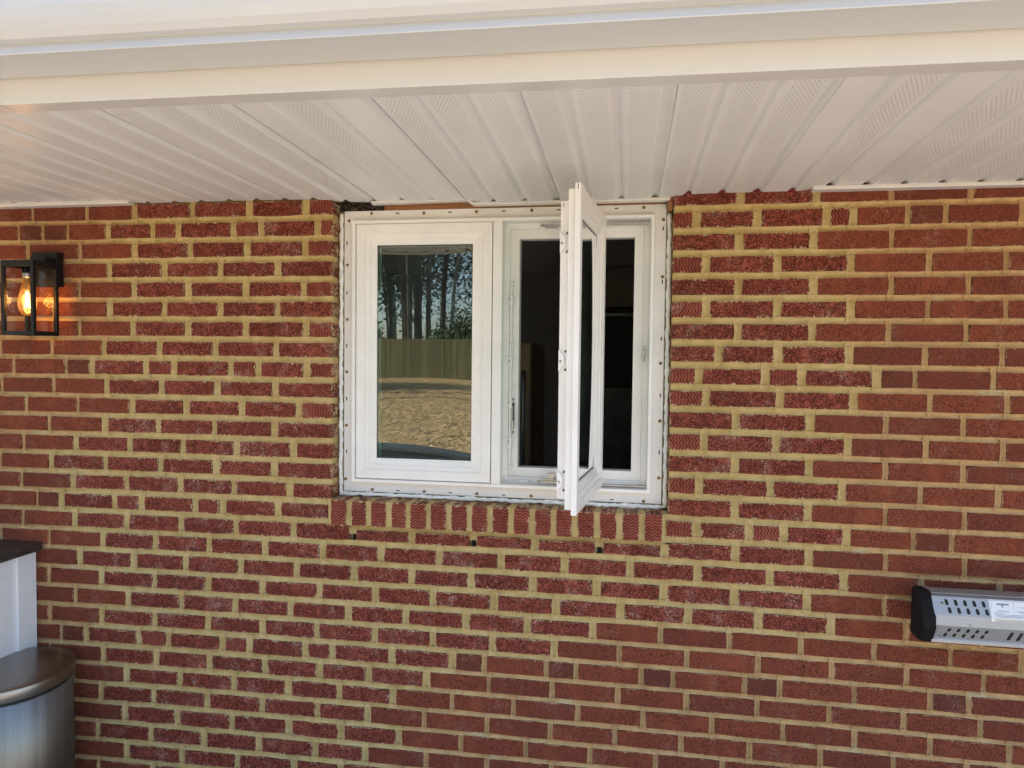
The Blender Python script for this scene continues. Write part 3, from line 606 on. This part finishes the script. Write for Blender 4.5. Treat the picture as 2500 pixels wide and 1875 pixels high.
# ================================================================ soffit, fascia, gutter
sof = thing('soffit', 'white vinyl soffit of ribbed and perforated panels under the eave', 'soffit', (-.4, -.45, Z0))
def wall_end(x):
    pts = [(-9, .0300), (-1.70, .0300), (-1.64, .0243), (-1.15, .0243), (-.95, .019), (-.70, .010), (-.49, .006), (-.45, -.003), (.05, -.003), (.22, .0075), (.5, .0075), (.56, .0150), (9, .0150)]
    for (a, za), (b, zb) in zip(pts, pts[1:]):
        if a <= x <= b: return za + (zb-za)*(x-a)/(b-a)
LANE = [(0, 0), (.0015, -.0006), (.0705, -.0006), (.0720, .0001), (.0780, .0046), (.0835, .0088), (.0860, .0100), (.0915, .0100), (.0932, .0090), (.0950, .0044), (.0968, .0004), (.0985, -.0004)]
PW = .2995
for k in range(-12, 8):
    xs0 = .0974 + PW*k; V, LA, F = [], [], []; seg = []
    kindp = {-3: (0, 1, 0), 1: (0, 1, 0), -7: (0, 1, 0), -6: (1, 1, 1), 4: (0, 1, 0)}.get(k, (1, 1, 1))
    dropj = rnd.uniform(-.0012, .0012)
    for ln in range(3):
        for j, (u, dz) in enumerate(LANE):
            if ln == 2 and j == len(LANE)-1: u = .0972; dz = -.0010
            if ln == 0 and j == 0: seg.append((xs0 - .005, .0034, -.07, 0)); seg.append((xs0 - .0008, .0034, -.07, 0)); u = .0006; dz = .001
            seg.append((xs0 + ln*(PW/3) + u, dz, u-.038, kindp[ln]))
    st = [-.872, -.6, -.3, -.06, .022]
    for y in st:
        for x, dz, lu, pf in seg:
            t_ = max(0, min(1, 1 + y/.85)); zb = .0243 + (wall_end(max(-3.6, min(2.4, x)))-.0243)*t_**1.5 + dropj*t_
            yy = y + (SK*x if y < -.5 else 0)
            if y > 0 and -.945 < x < .14: yy = .028
            if y > 0 and not (-.945 < x < .14): yy = -.0035
            V.append((x, yy, Z0+zb+dz)); LA.append((lu, y+1.0, pf))
    n = len(seg)
    for i in range(len(st)-1):
        for j in range(n-1): F.append((i*n+j, (i+1)*n+j, (i+1)*n+j+1, i*n+j+1))
    m = MB(); m.add(V, F, 0, False); o = m.build('soffit_panel', M['soffit'], sof); fattr(o, 'lane', LA, 'FLOAT_VECTOR')
def trim(pts, h, y0, y1):                                # a strip with a given lower edge
    m = MB(); q = []
    for x, z in pts: q += [(x, y1, Z0+z), (x, y0, Z0+z+.001), (x, y0-.001, Z0+z+h*.5), (x, y0, Z0+z+h), (x, y1, Z0+z+h)]
    f = [(4, 3, 2, 1, 0), tuple(range(len(q)-5, len(q)))]
    for i in range(len(pts)-1):
        for c in range(5): f.append((i*5+c, i*5+(c+1) % 5, i*5+5+(c+1) % 5, i*5+5+c))
    m.add(q, f); return m.build('trim_strip', M['alu_white'], sof)
trim([(-3.4, .0135), (-1.672, .0164)], .0140, -.032, -.0012)
trim([(-.8205, .0025), (-.505, .0062), (-.480, -.0088), (.131, -.0085)], .0100, .004, .0285)
trim([(.535, .0030), (2.3, .0005)], .0120, -.032, -.0012)
fas = thing('fascia', 'white metal-wrapped fascia board along the eave between soffit and gutter', 'fascia', (-.4, -.88, Z0))
def fascia_piece(x0, x1, dy):
    m = MB(); m.sweep_x(x0, x1, [(y+dy, Z0+z) for y, z in [(-.842, .0222), (-.8872, .0218), (-.8885, .0230), (-.8885, .2), (-.8860, .2), (-.8860, .0258), (-.842, .0258)]], skew=SK)
    return m.build('fascia_cover', M['alu_white'], fas)
fascia_piece(-8.5, -1.2935, -.0008); fascia_piece(-1.2885, 6.8, 0)
m = MB(); m.box(-8.5, 6.8, -.880, -.845, Z0+.04, Z0+.2, 0); m.v = [(x, y+SK*x, z) for x, y, z in m.v]; m.build('fascia_core', M['attic'], fas)
GP = [(-.8925, .2), (-.8925, .0735), (-.9975, .0730), (-.9985, .0745), (-.9875, .0960), (-.9900, .0975), (-1.004, .0985), (-1.017, .1090), (-1.026, .1240), (-1.031, .1420), (-1.0335, .1800), (-1.0330, .1930), (-1.0200, .1945), (-1.0200, .1925), (-1.0310, .1910),
      (-1.0315, .1790), (-1.0290, .1420), (-1.024, .1245), (-1.0155, .1105), (-1.003, .1005), (-.9880, .0985), (-.9855, .0962), (-.9945, .0765), (-.8945, .0755), (-.8945, .2)]
m = MB(); m.sweep_x(-8.6, 6.9, [(y, Z0+z) for y, z in GP], skew=SK); g_ = m.build('gutter', M['gutter'])
tag(g_, 'white aluminium rain gutter crossing the top of the picture', 'gutter')
# ================================================================ wall lamp
lamp = thing('wall_lamp', 'black box lantern with clear glass and a glowing filament bulb on the wall', 'lamp', (-2.0, 0, Z0-.2))
m = MB(); m.box(-2.046, -1.9475, -.034, -.0015, Z0-.262, Z0-.143, b=.0015); m.build('backplate', M['black_metal'], lamp)
lx0, lx1, ly0, ly1, lz0, lz1 = -2.0635, -1.938, -.143, -.0345, Z0-.4345, Z0-.186
m = MB(); w_ = .0125
for x in (lx0, lx1-w_):
    for y in (ly0, ly1-w_): m.box(x, x+w_, y, y+w_, lz0, lz1, b=.0012)
for z0, z1 in ((lz0, lz0+.0145), (lz1-.019, lz1)):
    m.box(lx0+w_, lx1-w_, ly0+.0004, ly0+w_-.0004, z0+.0003, z1-.0003); m.box(lx0+w_, lx1-w_, ly1-w_+.0004, ly1-.0004, z0+.0003, z1-.0003)
    m.box(lx0+.0004, lx0+w_-.0004, ly0+w_, ly1-w_, z0+.0003, z1-.0003); m.box(lx1-w_+.0004, lx1-.0004, ly0+w_, ly1-w_, z0+.0003, z1-.0003)
m.build('lantern_frame', M['black_metal'], lamp)
m = MB(); m.box(lx0+.001, lx1-.001, ly0+.001, ly1-.001, lz1-.006, lz1+.002, b=.001); m.build('lantern_roof', M['black_metal'], lamp)
m = MB(); m.box(-2.012, -1.9545, -.075, -.030, lz1+.002, lz1+.022, b=.0015); m.build('lantern_arm', M['black_metal'], lamp)
for bx in ((lx0+w_, lx1-w_, ly0+.005, ly0+.0075), (lx0+w_, lx1-w_, ly1-.0075, ly1-.005), (lx0+.005, lx0+.0075, ly0+w_, ly1-w_), (lx1-.0075, lx1-.005, ly0+w_, ly1-w_)):
    m = MB(); m.box(*bx, lz0+.0145, lz1-.019); m.build('lantern_pane', M['lamp_glass'], lamp)
bx_, by_ = -2.013, -.088
m = MB(); m.lathe(bx_, by_, [(0, lz1-.006), (.0145, lz1-.006), (.0145, lz1-.036)], 20); m.lathe(bx_, by_, [(.0125, lz1-.036), (.0135, lz1-.040), (.0125, lz1-.044), (.0135, lz1-.048), (.012, lz1-.052), (0, lz1-.053)], 20, 1); m.build('bulb_socket', [M['black_metal'], M['steel']], lamp)
m = MB(); zt = lz1-.050; m.lathe(bx_, by_, [(.011, zt), (.0125, zt-.012), (.019, zt-.040), (.0265, zt-.072), (.029, zt-.090), (.0265, zt-.108), (.018, zt-.123), (.008, zt-.130), (0, zt-.131)], 28); bulb = m.build('bulb', M['bulb_glass'], lamp)
t = NT('filament_glow'); t.set(Base_Color=(1, .6, .2), Emission_Color=(1, .50, .14), Emission_Strength=6.0); M['glow'] = t.mat
m = MB()
for k in range(4):
    a = k*math.pi/2+.5; dx, dy = .0055*math.cos(a), .0055*math.sin(a)
    m.tube([(bx_+dx*.6, by_+dy*.6, zt-.048), (bx_+dx*1.4, by_+dy*1.4, zt-.105)], .0014, 6)
m.tube([(bx_+.003, by_, zt-.048), (bx_-.002, by_, zt-.105)], .0022, 6)
m.build('filament', M['glow'], bulb)
pl = bpy.data.lights.new('lamp_light', 'POINT'); pl.energy = .30; pl.color = (1, .55, .20); pl.shadow_soft_size = .02
po = bpy.data.objects.new('lamp_light', pl); COL.objects.link(po); po.parent = lamp; po.location = Vector((bx_, by_, zt-.078)) - lamp.location

# ================================================================ outdoor cabinet with dark worktop
cab = thing('outdoor_cabinet', 'white outdoor cabinet with dark stone worktop cut off by the left edge', 'cabinet', (-2.45, -.32, 0))
m = MB(); m.box(-2.088, -2.070, -.085, -.004, .02, .921, b=.002); m.build('corner_post', M['cab_white'], cab)
m = MB(); m.box(-2.9, -2.0885, -.60, -.012, .02, .92, b=.002); m.box(-2.0886, -2.079, -.56, -.0852, .03, .92, b=.001); m.build('cabinet_body', M['cab_white'], cab)
m = MB(); m.box(-2.0792, -2.0765, -.5, -.112, .70, .86, b=.001); m.build('side_panel', M['cab_white'], cab)
m = MB(); m.box(-2.95, -2.043, -.66, -.003, .922, .952, b=.004); m.build('worktop', M['counter'], cab)

# ================================================================ stainless bin
bn = thing('trash_bin', 'round brushed stainless steel trash bin with closed lid by the wall', 'bin', (-1.96, -.205, 0))
cx, cy, R_ = -1.985, -.205, .176
m = MB(); m.lathe(cx, cy, [(0, .004), (R_-.008, .004), (R_-.004, .012), (R_-.002, .03), (R_-.002, 0.5290), (R_-.006, 0.5330)], 64, sy=1.06); m.build('bin_body', M['stainless'], bn)
m = MB(); m.lathe(cx, cy, [(R_-.010, 0.5250), (R_-.010, 0.5450)], 64, sy=1.06); m.build('bin_gap', M['gasket'], bn)
m = MB(); m.lathe(cx, cy, [(R_-.006, 0.5440), (R_+.001, 0.5430), (R_+.002, 0.5450), (R_+.002, 0.5770), (R_+.0005, 0.5795), (R_-.004, 0.5810), (R_*.8, 0.5840), (R_*.4, 0.5870), (0, 0.5880)], 64, sy=1.06); m.build('bin_lid', M['stainless_lid'], bn)

# ================================================================ patio heater
ht = thing('patio_heater', 'silver electric patio heater with black end cap jutting in at right edge', 'heater', (1.35, -.02, Z0-1.18))
HY = -.10                                               # depth offset of the housing
hz = Z0 - 1.1275
HP = [(-.010, -.0002), (-.016, -.0010), (-.016, -.0030), (-.013, -.0045), (-.030, -.0075), (-.052, -.0586), (-.056, -.0900), (-.038, -.1370), (-.040, -.1405), (-.040, -.1510), (-.020, -.1580), (.030, -.1580), (.030, 0)]
HX0, HX1 = .848, 1.95
HP = [(y, z*.87) for y, z in HP]
m = MB(); m.sweep_x(HX0, HX1, [(HY+y, hz+z) for y, z in HP]); hs = m.build('heater_housing', M['alu'], ht)
def facet(a, b, s, off=.0006):                           # point on the housing face between profile corners a and b
    (ya, za), (yb, zb) = HP[a], HP[b]; y, z = ya+(yb-ya)*s, za+(zb-za)*s
    n = Vector((0, zb-za, -(yb-ya))).normalized(); n = n if n.y < 0 else -n
    return Vector((0, HY+y, hz+z)) + n*off, n, Vector((0, yb-ya, zb-za)).normalized()
def slot(x, a, b, s0, s1, w_, slant):
    p0, n, d = facet(a, b, s0); p1, _, _ = facet(a, b, s1); L = (p1-p0).length; q = []
    for k in range(12):
        an = 2*math.pi*k/12; u, v = w_*math.cos(an), w_*math.sin(an)
        v += (L/2-w_)*(1 if v >= 0 else -1) + L/2
        q.append(p0 + d*v + Vector((x + u + slant*v, 0, 0)))
    m = MB(); m.add(q + [p - n*.0012 for p in q], [tuple(range(12)), tuple(range(23, 11, -1))] + [(i, (i+1) % 12, 12+(i+1) % 12, 12+i) for i in range(12)])
    return m.build('vent_slot', M['dark'], ht)
for i in range(5):
    x = HX0 + .0345 + i*.0232
    slot(x, 4, 5, .14, .47, .0043, .12); slot(x+.005, 4, 5, .56, .89, .0043, .12)
    slot(x+.006, 6, 7, .17, .46, .0042, -.22); slot(x-.001, 6, 7, .56, .86, .0042, -.22)
for i in range(9):
    x = HX0 + .195 + i*.0232; slot(x, 6, 7, .20, .84, .0045, -.22)
for x, a, b, s, mt in ((HX0+.023, 4, 5, .38, 'steel'), (HX0+.088, 5, 6, .80, 'paper'), (HX0+.019, 6, 7, .78, 'steel')):
    p, n, d = facet(a, b, s, .0); m = MB(); m.tube([p+Vector((x, 0, 0)), p+n*.0022+Vector((x, 0, 0))], .0042 if mt == 'steel' and a == 4 else .003, 12); m.tube([p+n*.0022+Vector((x, 0, 0)), p+n*.0026+Vector((x, 0, 0))], .0018, 8, 1); m.build('screw', [M[mt], M['dark']], ht)
def plate(x0, x1, z_hi, z_lo, mat, name, off, parent):   # label lying on facets 4-5 then 5-6, z given as facet fractions
    (a0, s0), (a1, s1) = z_hi, z_lo; P = []
    st = [(a0, s0)] + ([(5, 0.0)] if a0 != a1 else []) + [(a1, s1)]
    m = MB()
    for a, s in st:
        p, n, d = facet(a, a+1, s, off); P.append(p)
    q = [p + Vector((x, 0, 0)) for p in P for x in (x0, x1)]; n_ = len(P)
    q2 = [p + Vector((0, .0004, 0)) for p in q]
    m.add(q + q2, [(2*i, 2*i+1, 2*i+3, 2*i+2) for i in range(n_-1)] + [(2*n_+2*i, 2*n_+2*i+2, 2*n_+2*i+3, 2*n_+2*i+1) for i in range(n_-1)] + [(0, 2*n_, 2*n_+1, 1), (2*n_-2, 2*n_-1, 4*n_-1, 4*n_-2)])
    return m.build(name, mat, parent)
lab = plate(HX0+.142, HX0+.252, (4, .02), (5, .32), M['paper'], 'rating_label', .0007, ht)
plate(HX0+.148, HX0+.252, (4, .985), (5, .31), M['paper_cream'], 'label_strip', .0012, ht).name = 'label_strip'
def ink(x0, x1, s, th=.0011):
    p, n, d = facet(4, 5, s, .0014); m = MB(); q = [p+Vector((x0, 0, 0)), p+Vector((x1, 0, 0)), p+d*th+Vector((x1, 0, 0)), p+d*th+Vector((x0, 0, 0))]
    return q
mi = MB()
for x0, x1, s, th in ((.146, .198, .055, .0009), (.202, .248, .055, .0009), (.146, .1465, .06, .022), (.2005, .2012, .06, .026), (.160, .190, .20, .0045), (.172, .176, .27, .007), (.212, .238, .36, .0009), (.232, .236, .22, .010), (.150, .176, .70, .0011), (.150, .240, .78, .0010), (.153, .226, .85, .0010), (.153, .215, .91, .0010)):
    mi.add(ink(HX0+x0, HX0+x1, s, th), [(0, 1, 2, 3)])
for x0, x1, s in ((.150, .236, .08), (.152, .244, .17), (.152, .222, .25)):
    p, n, d = facet(5, 6, s, .0016); mi.add([p+Vector((HX0+x0, 0, 0)), p+Vector((HX0+x1, 0, 0)), p+d*.0009+Vector((HX0+x1, 0, 0)), p+d*.0009+Vector((HX0+x0, 0, 0))], [(0, 1, 2, 3)])
tag(mi.build('label_print', M['ink'], ht), kind='stuff')
for txt, x, s in (('Wall Mount', .158, .645), ('Ceiling Mount', .208, .645)):
    fc = bpy.data.curves.new('label_text', 'FONT'); fc.body = txt; fc.size = .0062
    fo = bpy.data.objects.new('label_text', fc); COL.objects.link(fo); bpy.context.view_layer.update()
    me = bpy.data.meshes.new_from_object(fo.evaluated_get(bpy.context.evaluated_depsgraph_get())); bpy.data.objects.remove(fo)
    p, n, d = facet(4, 5, s, .0015)
    for v_ in me.vertices: v_.co = p + Vector((HX0+x+v_.co.x, 0, 0)) - d*v_.co.y
    me.materials.clear(); me.materials.append(M['ink']); link('label_text', me, ht)
CP = [(.032, .001), (-.008, .004), (-.020, .000), (-.034, -.015), (-.057, -.064), (-.0605, -.097), (-.044, -.131), (-.036, -.146), (-.014, -.152), (.020, -.152), (.032, -.146)]
CP = [(y, z*.91) for y, z in CP]
m = MB(); n = len(CP); q = []; cyy, czz = -.012, -.068
for x, s in ((HX0-.030, .88), (HX0-.026, .97), (HX0-.019, 1.0), (HX0-.004, 1.0), (HX0+.003, .97)):
    for y, z in CP: q.append((x + (.010 if z > -.05 else 0)*0, HY + cyy + (y-cyy)*s, hz + czz + (z-czz)*s))
f = [tuple(range(n-1, -1, -1)), tuple(range(4*n, 5*n))]
for k in range(4):
    for i in range(n): f.append((k*n+i, k*n+(i+1) % n, (k+1)*n+(i+1) % n, (k+1)*n+i))
m.add(q, f); m.build('end_cap', M['black_plastic'], ht)
for yy, zz in ((-.018, -.022), (-.018, -.125)):
    m = MB(); m.tube([(HX0-.0295, HY+yy, hz+zz), (HX0-.0308, HY+yy, hz+zz)], .004, 10); m.build('cap_screw', M['dark'], ht)
for x in (1.25, 1.75):
    m = MB(); m.box(x-.02, x+.02, HY+.028, -.0015, hz-.105, hz-.055, b=.002); m.box(x-.035, x+.035, -.006, -.0016, hz-.13, hz-.03, b=.001); m.build('wall_bracket', M['black_metal'], ht)

# ================================================================ kitchen seen dimly through the open window
fr_ = thing('fridge', 'dim steel refrigerator standing inside the dark kitchen behind the window', 'fridge', (-.62, 2.3, .02))
m = MB(); m.box(-1.05, -.55, 1.95, 2.65, .05, 1.72, b=.01); m.build('fridge_body', M['fridge'], fr_)
m = MB(); m.tube([(-.59, 1.92, .75), (-.59, 1.90, .8), (-.59, 1.90, 1.5), (-.59, 1.92, 1.55)], .012, 8); m.build('fridge_handle', M['steel'], fr_)
ov = thing('wall_oven', 'dark built-in oven cabinet inside the kitchen behind the open sash', 'oven', (-.05, 2.6, .02))
m = MB(); m.box(-.40, .30, 2.25, 2.9, .02, 2.2, b=.01); m.build('oven_cabinet', M['room_dark'], ov)
m = MB(); m.box(-.33, .22, 2.22, 2.245, 1.45, 1.95, b=.01); m.build('oven_door', M['oven'], ov)
m = MB(); m.tube([(-.30, 2.19, 1.90), (.19, 2.19, 1.90)], .012, 8); m.build('oven_handle', M['steel'], ov)
cn = thing('kitchen_counter', 'dark kitchen counter low behind the window', 'counter', (.8, 1.9, .02))
m = MB(); m.box(.32, 1.6, 1.6, 2.3, .02, .9, b=.005); m.build('counter_base', M['room_dark'], cn); m = MB(); m.box(.30, 1.62, 1.57, 2.33, .901, .94, b=.004); m.build('counter_slab', M['counter'], cn)

# ================================================================ the yard behind the camera (seen mirrored in the left pane)
rl = thing('deck_railing', 'dark blue grey painted railing at the patio edge behind the camera', 'railing', (-1.9, -3.9, 0))
A, B = Vector((-5.5, -4.44, 0)), Vector((-1.0, -2.29, 0)); dr = (B-A).normalized(); nr_ = Vector((-dr.y, dr.x, 0)); LN = (B-A).length
def rail_bar(u0, u1, w0, w1, z0, z1, name):
    q = [A + dr*u + nr_*w_ for u, w_ in ((u0, w0), (u1, w0), (u1, w1), (u0, w1))]
    m = MB(); m.add([(p.x, p.y, z) for z in (z0, z1) for p in q], [(0,3,2,1),(4,5,6,7),(0,1,5,4),(1,2,6,5),(2,3,7,6),(3,0,4,7)]); return m.build(name, M['rail'], rl)
rail_bar(-.05, LN+.05, -.075, .075, .875, .90, 'cap_rail'); rail_bar(0, LN, -.02, .02, .775, .8745, 'top_rail'); rail_bar(0, LN, -.02, .02, .09, .16, 'bottom_rail')
for k in range(3): rail_bar(k*(LN-.09)/2, k*(LN-.09)/2+.09, -.045, .045, 0, .8747, 'rail_post')
bl_ = rail_bar(.16, .195, -.018, .018, .1605, .7745, 'baluster')
k = 1
while .16 + k*.118 < LN-.13:
    if abs(.16+k*.118 - (LN-.09)/2) > .1: link('baluster', bl_.data, rl, bl_.location + dr*(k*.118))
    k += 1
fn = thing('fence', 'tall board fence of greenish pine at the far end of the straw yard', 'fence', (-10, -23.8, straw_z(-23.8)))
pb = None
for k in range(200):
    x = -24 + k*.149; hgt = 1.86 + .015*math.sin(k*2.1)
    if pb is None: m = MB(); m.box(-.0715, .0715, -.012, .012, 0, 1, b=.003); pb = m.build('board', M['fence_wood'], fn, (0, 0, 0)); o = pb
    else: o = link('board', pb.data, fn, (0, 0, 0))
    o.location = Vector((x, -23.8 + rnd.uniform(-.006, .006), straw_z(-23.8)-.03)) - fn.location; o.scale = (1, 1, hgt)
m = MB()
for z in (.3, 1.0, 1.65): m.box(-24.2, 6, -23.86, -23.815, straw_z(-23.8)+z, straw_z(-23.8)+z+.09)
m.build('fence_rail', M['fence_wood'], fn)

q = np.random.RandomState(11)
def leaves(c, rad, n, size, mat, name, parent):
    d = q.normal(size=(n, 3)); d /= np.linalg.norm(d, axis=1)[:, None]; r = q.uniform(.25, 1, n)[:, None]**.5
    cl = q.normal(size=(max(6, n//60), 3)); cl /= np.linalg.norm(cl, axis=1)[:, None]
    pick = cl[q.randint(0, len(cl), n)]; d = d*.45 + pick*.75
    P = np.array(c) + d*r*np.array(rad); a = q.normal(size=(n, 3)); a /= np.linalg.norm(a, axis=1)[:, None]
    b = np.cross(a, q.normal(size=(n, 3))); b /= np.linalg.norm(b, axis=1)[:, None]; s = size*q.uniform(.5, 1.3, n)[:, None]
    V = np.stack([P-a*s, P+b*s*.5, P+a*s, P-b*s*.5], 1).reshape(-1, 3)
    m = MB(); m.v = V.tolist(); m.f = [(4*i, 4*i+1, 4*i+2, 4*i+3) for i in range(n)]; m.m = [0]*n; m.sm = [False]*n
    return m.build(name, mat, parent)
def tree(x, y, r, h, grey, crown, label, group='trees beyond the fence'):
    z = straw_z(y)-.1; T = thing('tree', label, 'tree', (x, y, z), group); m = MB(); P, R2 = [], []
    lx, ly = q.uniform(-.03, .03), q.uniform(-.02, .02)
    for k in range(9):
        s = k/8; P.append((x+lx*h*s+q.uniform(-.04, .04), y+ly*h*s, z+h*s)); R2.append(r*(1.25 if k == 0 else 1)*(1-.72*s))
    m.tube(P, R2, 12); m.build('trunk', M['bark_grey' if grey else 'bark'], T)
    mb_ = MB()
    for k in range(26):
        s = q.uniform(.16, 1); i = min(7, int(s*8)); p = Vector(P[i]).lerp(Vector(P[i+1]), s*8-i); an = q.uniform(0, 6.28); L = h*q.uniform(.08, .2)*(1.15-s*.5); pts = [p]; dv = Vector((math.cos(an), math.sin(an), q.uniform(.0, .7)))
        for j in range(4): dv = (dv + Vector(q.uniform(-.35, .35, 3))).normalized(); pts.append(pts[-1]+dv*L/4)
        mb_.tube(pts, [r*.22, r*.16, r*.11, r*.07, r*.03], 5)
        for j in range(3):
            e = pts[1+j]; d2 = (dv + Vector(q.uniform(-1, 1, 3))).normalized(); mb_.tube([e, e+d2*L*.25, e+d2*L*.45+Vector((0, 0, .1))], [r*.08, r*.05, r*.02], 4)
    mb_.build('limbs', M['bark_grey' if grey else 'bark'], T)
    if crown: leaves((x, y, z+h*.62), (h*.2, h*.2, h*.42), crown, .17, M['leaf_dark'], 'crown', T)
    return T
BARE, EVER, PALE = 'bare dark trunked tree standing in the wood beyond the fence', 'dark evergreen tree standing in the wood beyond the fence', 'pale grey slender tree standing in the wood beyond the fence'
TREES = [(-9.75, -30, .25, 22, 0, 0), (-9.3, -30.6, .17, 21, 1, 0), (-11.4, -30, .16, 19, 0, 0), (-9.75, -28, .09, 17, 1, 0), (-7.85, -30, .12, 18, 1, 0), (-11.5, -32.4, .07, 15, 1, 0), (-12.0, -31, .08, 15, 1, 0),
    (-13.2, -29.5, .22, 14, 0, 5200), (-16.8, -32, .3, 17, 0, 5200), (-13.4, -36, .26, 16, 0, 5200), (-11.2, -41, .26, 17, 0, 5200), (-7.5, -35, .22, 18, 0, 0), (-5.2, -31.5, .17, 17, 1, 0), (-8.4, -40, .2, 18, 0, 0), (-9.0, -49, .3, 15, 0, 5200), (-4.6, -38, .24, 17, 0, 4200), (-3, -33, .2, 17, 0, 0), (0, -35, .25, 18, 0, 2400), (-19.5, -36, .25, 18, 0, 3000),
    (-22, -31, .22, 18, 0, 0), (4, -32, .25, 19, 0, 0), (-6.3, -52, .3, 14, 0, 4200), (-15.5, -45, .3, 17, 0, 4200), (-18, -54, .3, 17, 0, 3000), (8, -37, .3, 18, 0, 2400)]
ORD = ['leftmost', 'second', 'third', 'fourth', 'fifth', 'sixth', 'seventh', 'eighth', 'ninth', 'tenth', 'eleventh', 'twelfth']
kinds = [(EVER if c else PALE if g else BARE) for x, y, r, h, g, c in TREES]
for kd in (EVER, PALE, BARE):
    idx = sorted([i for i, k_ in enumerate(kinds) if k_ == kd], key=lambda i: TREES[i][0]/-TREES[i][1])
    for n_, i in enumerate(idx):
        x, y, r, h, g, c = TREES[i]; tree(x, y, r, h, g, c, kd + ', ' + ORD[n_] + ' of its kind')
for n_, (x, y, r, h, c) in enumerate([(-15.2, -18.3, .28, 11, 3000), (-12.6, -18.9, .26, 8, 2400), (-12.2, -16.4, .2, 9, 0), (-11.6, -14.4, .16, 8, 0), (-18, -17.0, .3, 12, 2400)]):
    tree(x, y, r, h, 0, c, ('leafy' if c else 'bare') + ' yard tree beside the straw lawn, ' + ORD[n_] + ' from the corner', 'trees at the side of the yard')
SHRUBS = [(-14.2, -26, 1.6, 1.9, 3600, 'leaf_dark'), (-12.4, -26.4, 1.5, 2.2, 3600, 'leaf_dark'), (-10.9, -25.6, 1.0, 1.3, 2600, 'leaf_dark'), (-7.3, -25.8, 1.2, 1.3, 3400, 'leaf_green'), (-5.8, -25.6, 1.2, 1.5, 3400, 'leaf_green'), (-4.4, -26.2, 1.5, 1.7, 2800, 'leaf_green'), (-2.0, -26, 1.7, 1.6, 1400, 'leaf_dark'), (1, -26.4, 1.8, 1.7, 1400, 'leaf_green'), (-16.8, -26.6, 1.8, 2.2, 2000, 'leaf_dark'), (-8.3, -32.6, 1.9, 2.0, 3000, 'leaf_green')]
for i, (x, y, rr, hh_, c, mt) in enumerate(SHRUBS):
    z = straw_z(y); S_ = thing('shrub', ('sunny green shrub' if mt == 'leaf_green' else 'dark evergreen shrub') + ' behind the board fence, ' + ORD[sum(o_[5] == mt and o_[0] < x for o_ in SHRUBS)] + ' of its kind', 'shrub', (x, y, z), 'shrubs behind the fence')
    leaves((x, y, z+hh_*.95), (rr, rr*.7, hh_), c, .085, M[mt], 'foliage', S_)
    m = MB(); m.tube([(x, y, z-.1), (x+.1, y, z+hh_*.6), (x+.05, y+.1, z+hh_*1.3)], [.06, .04, .015], 6); m.build('stem', M['bark'], S_)
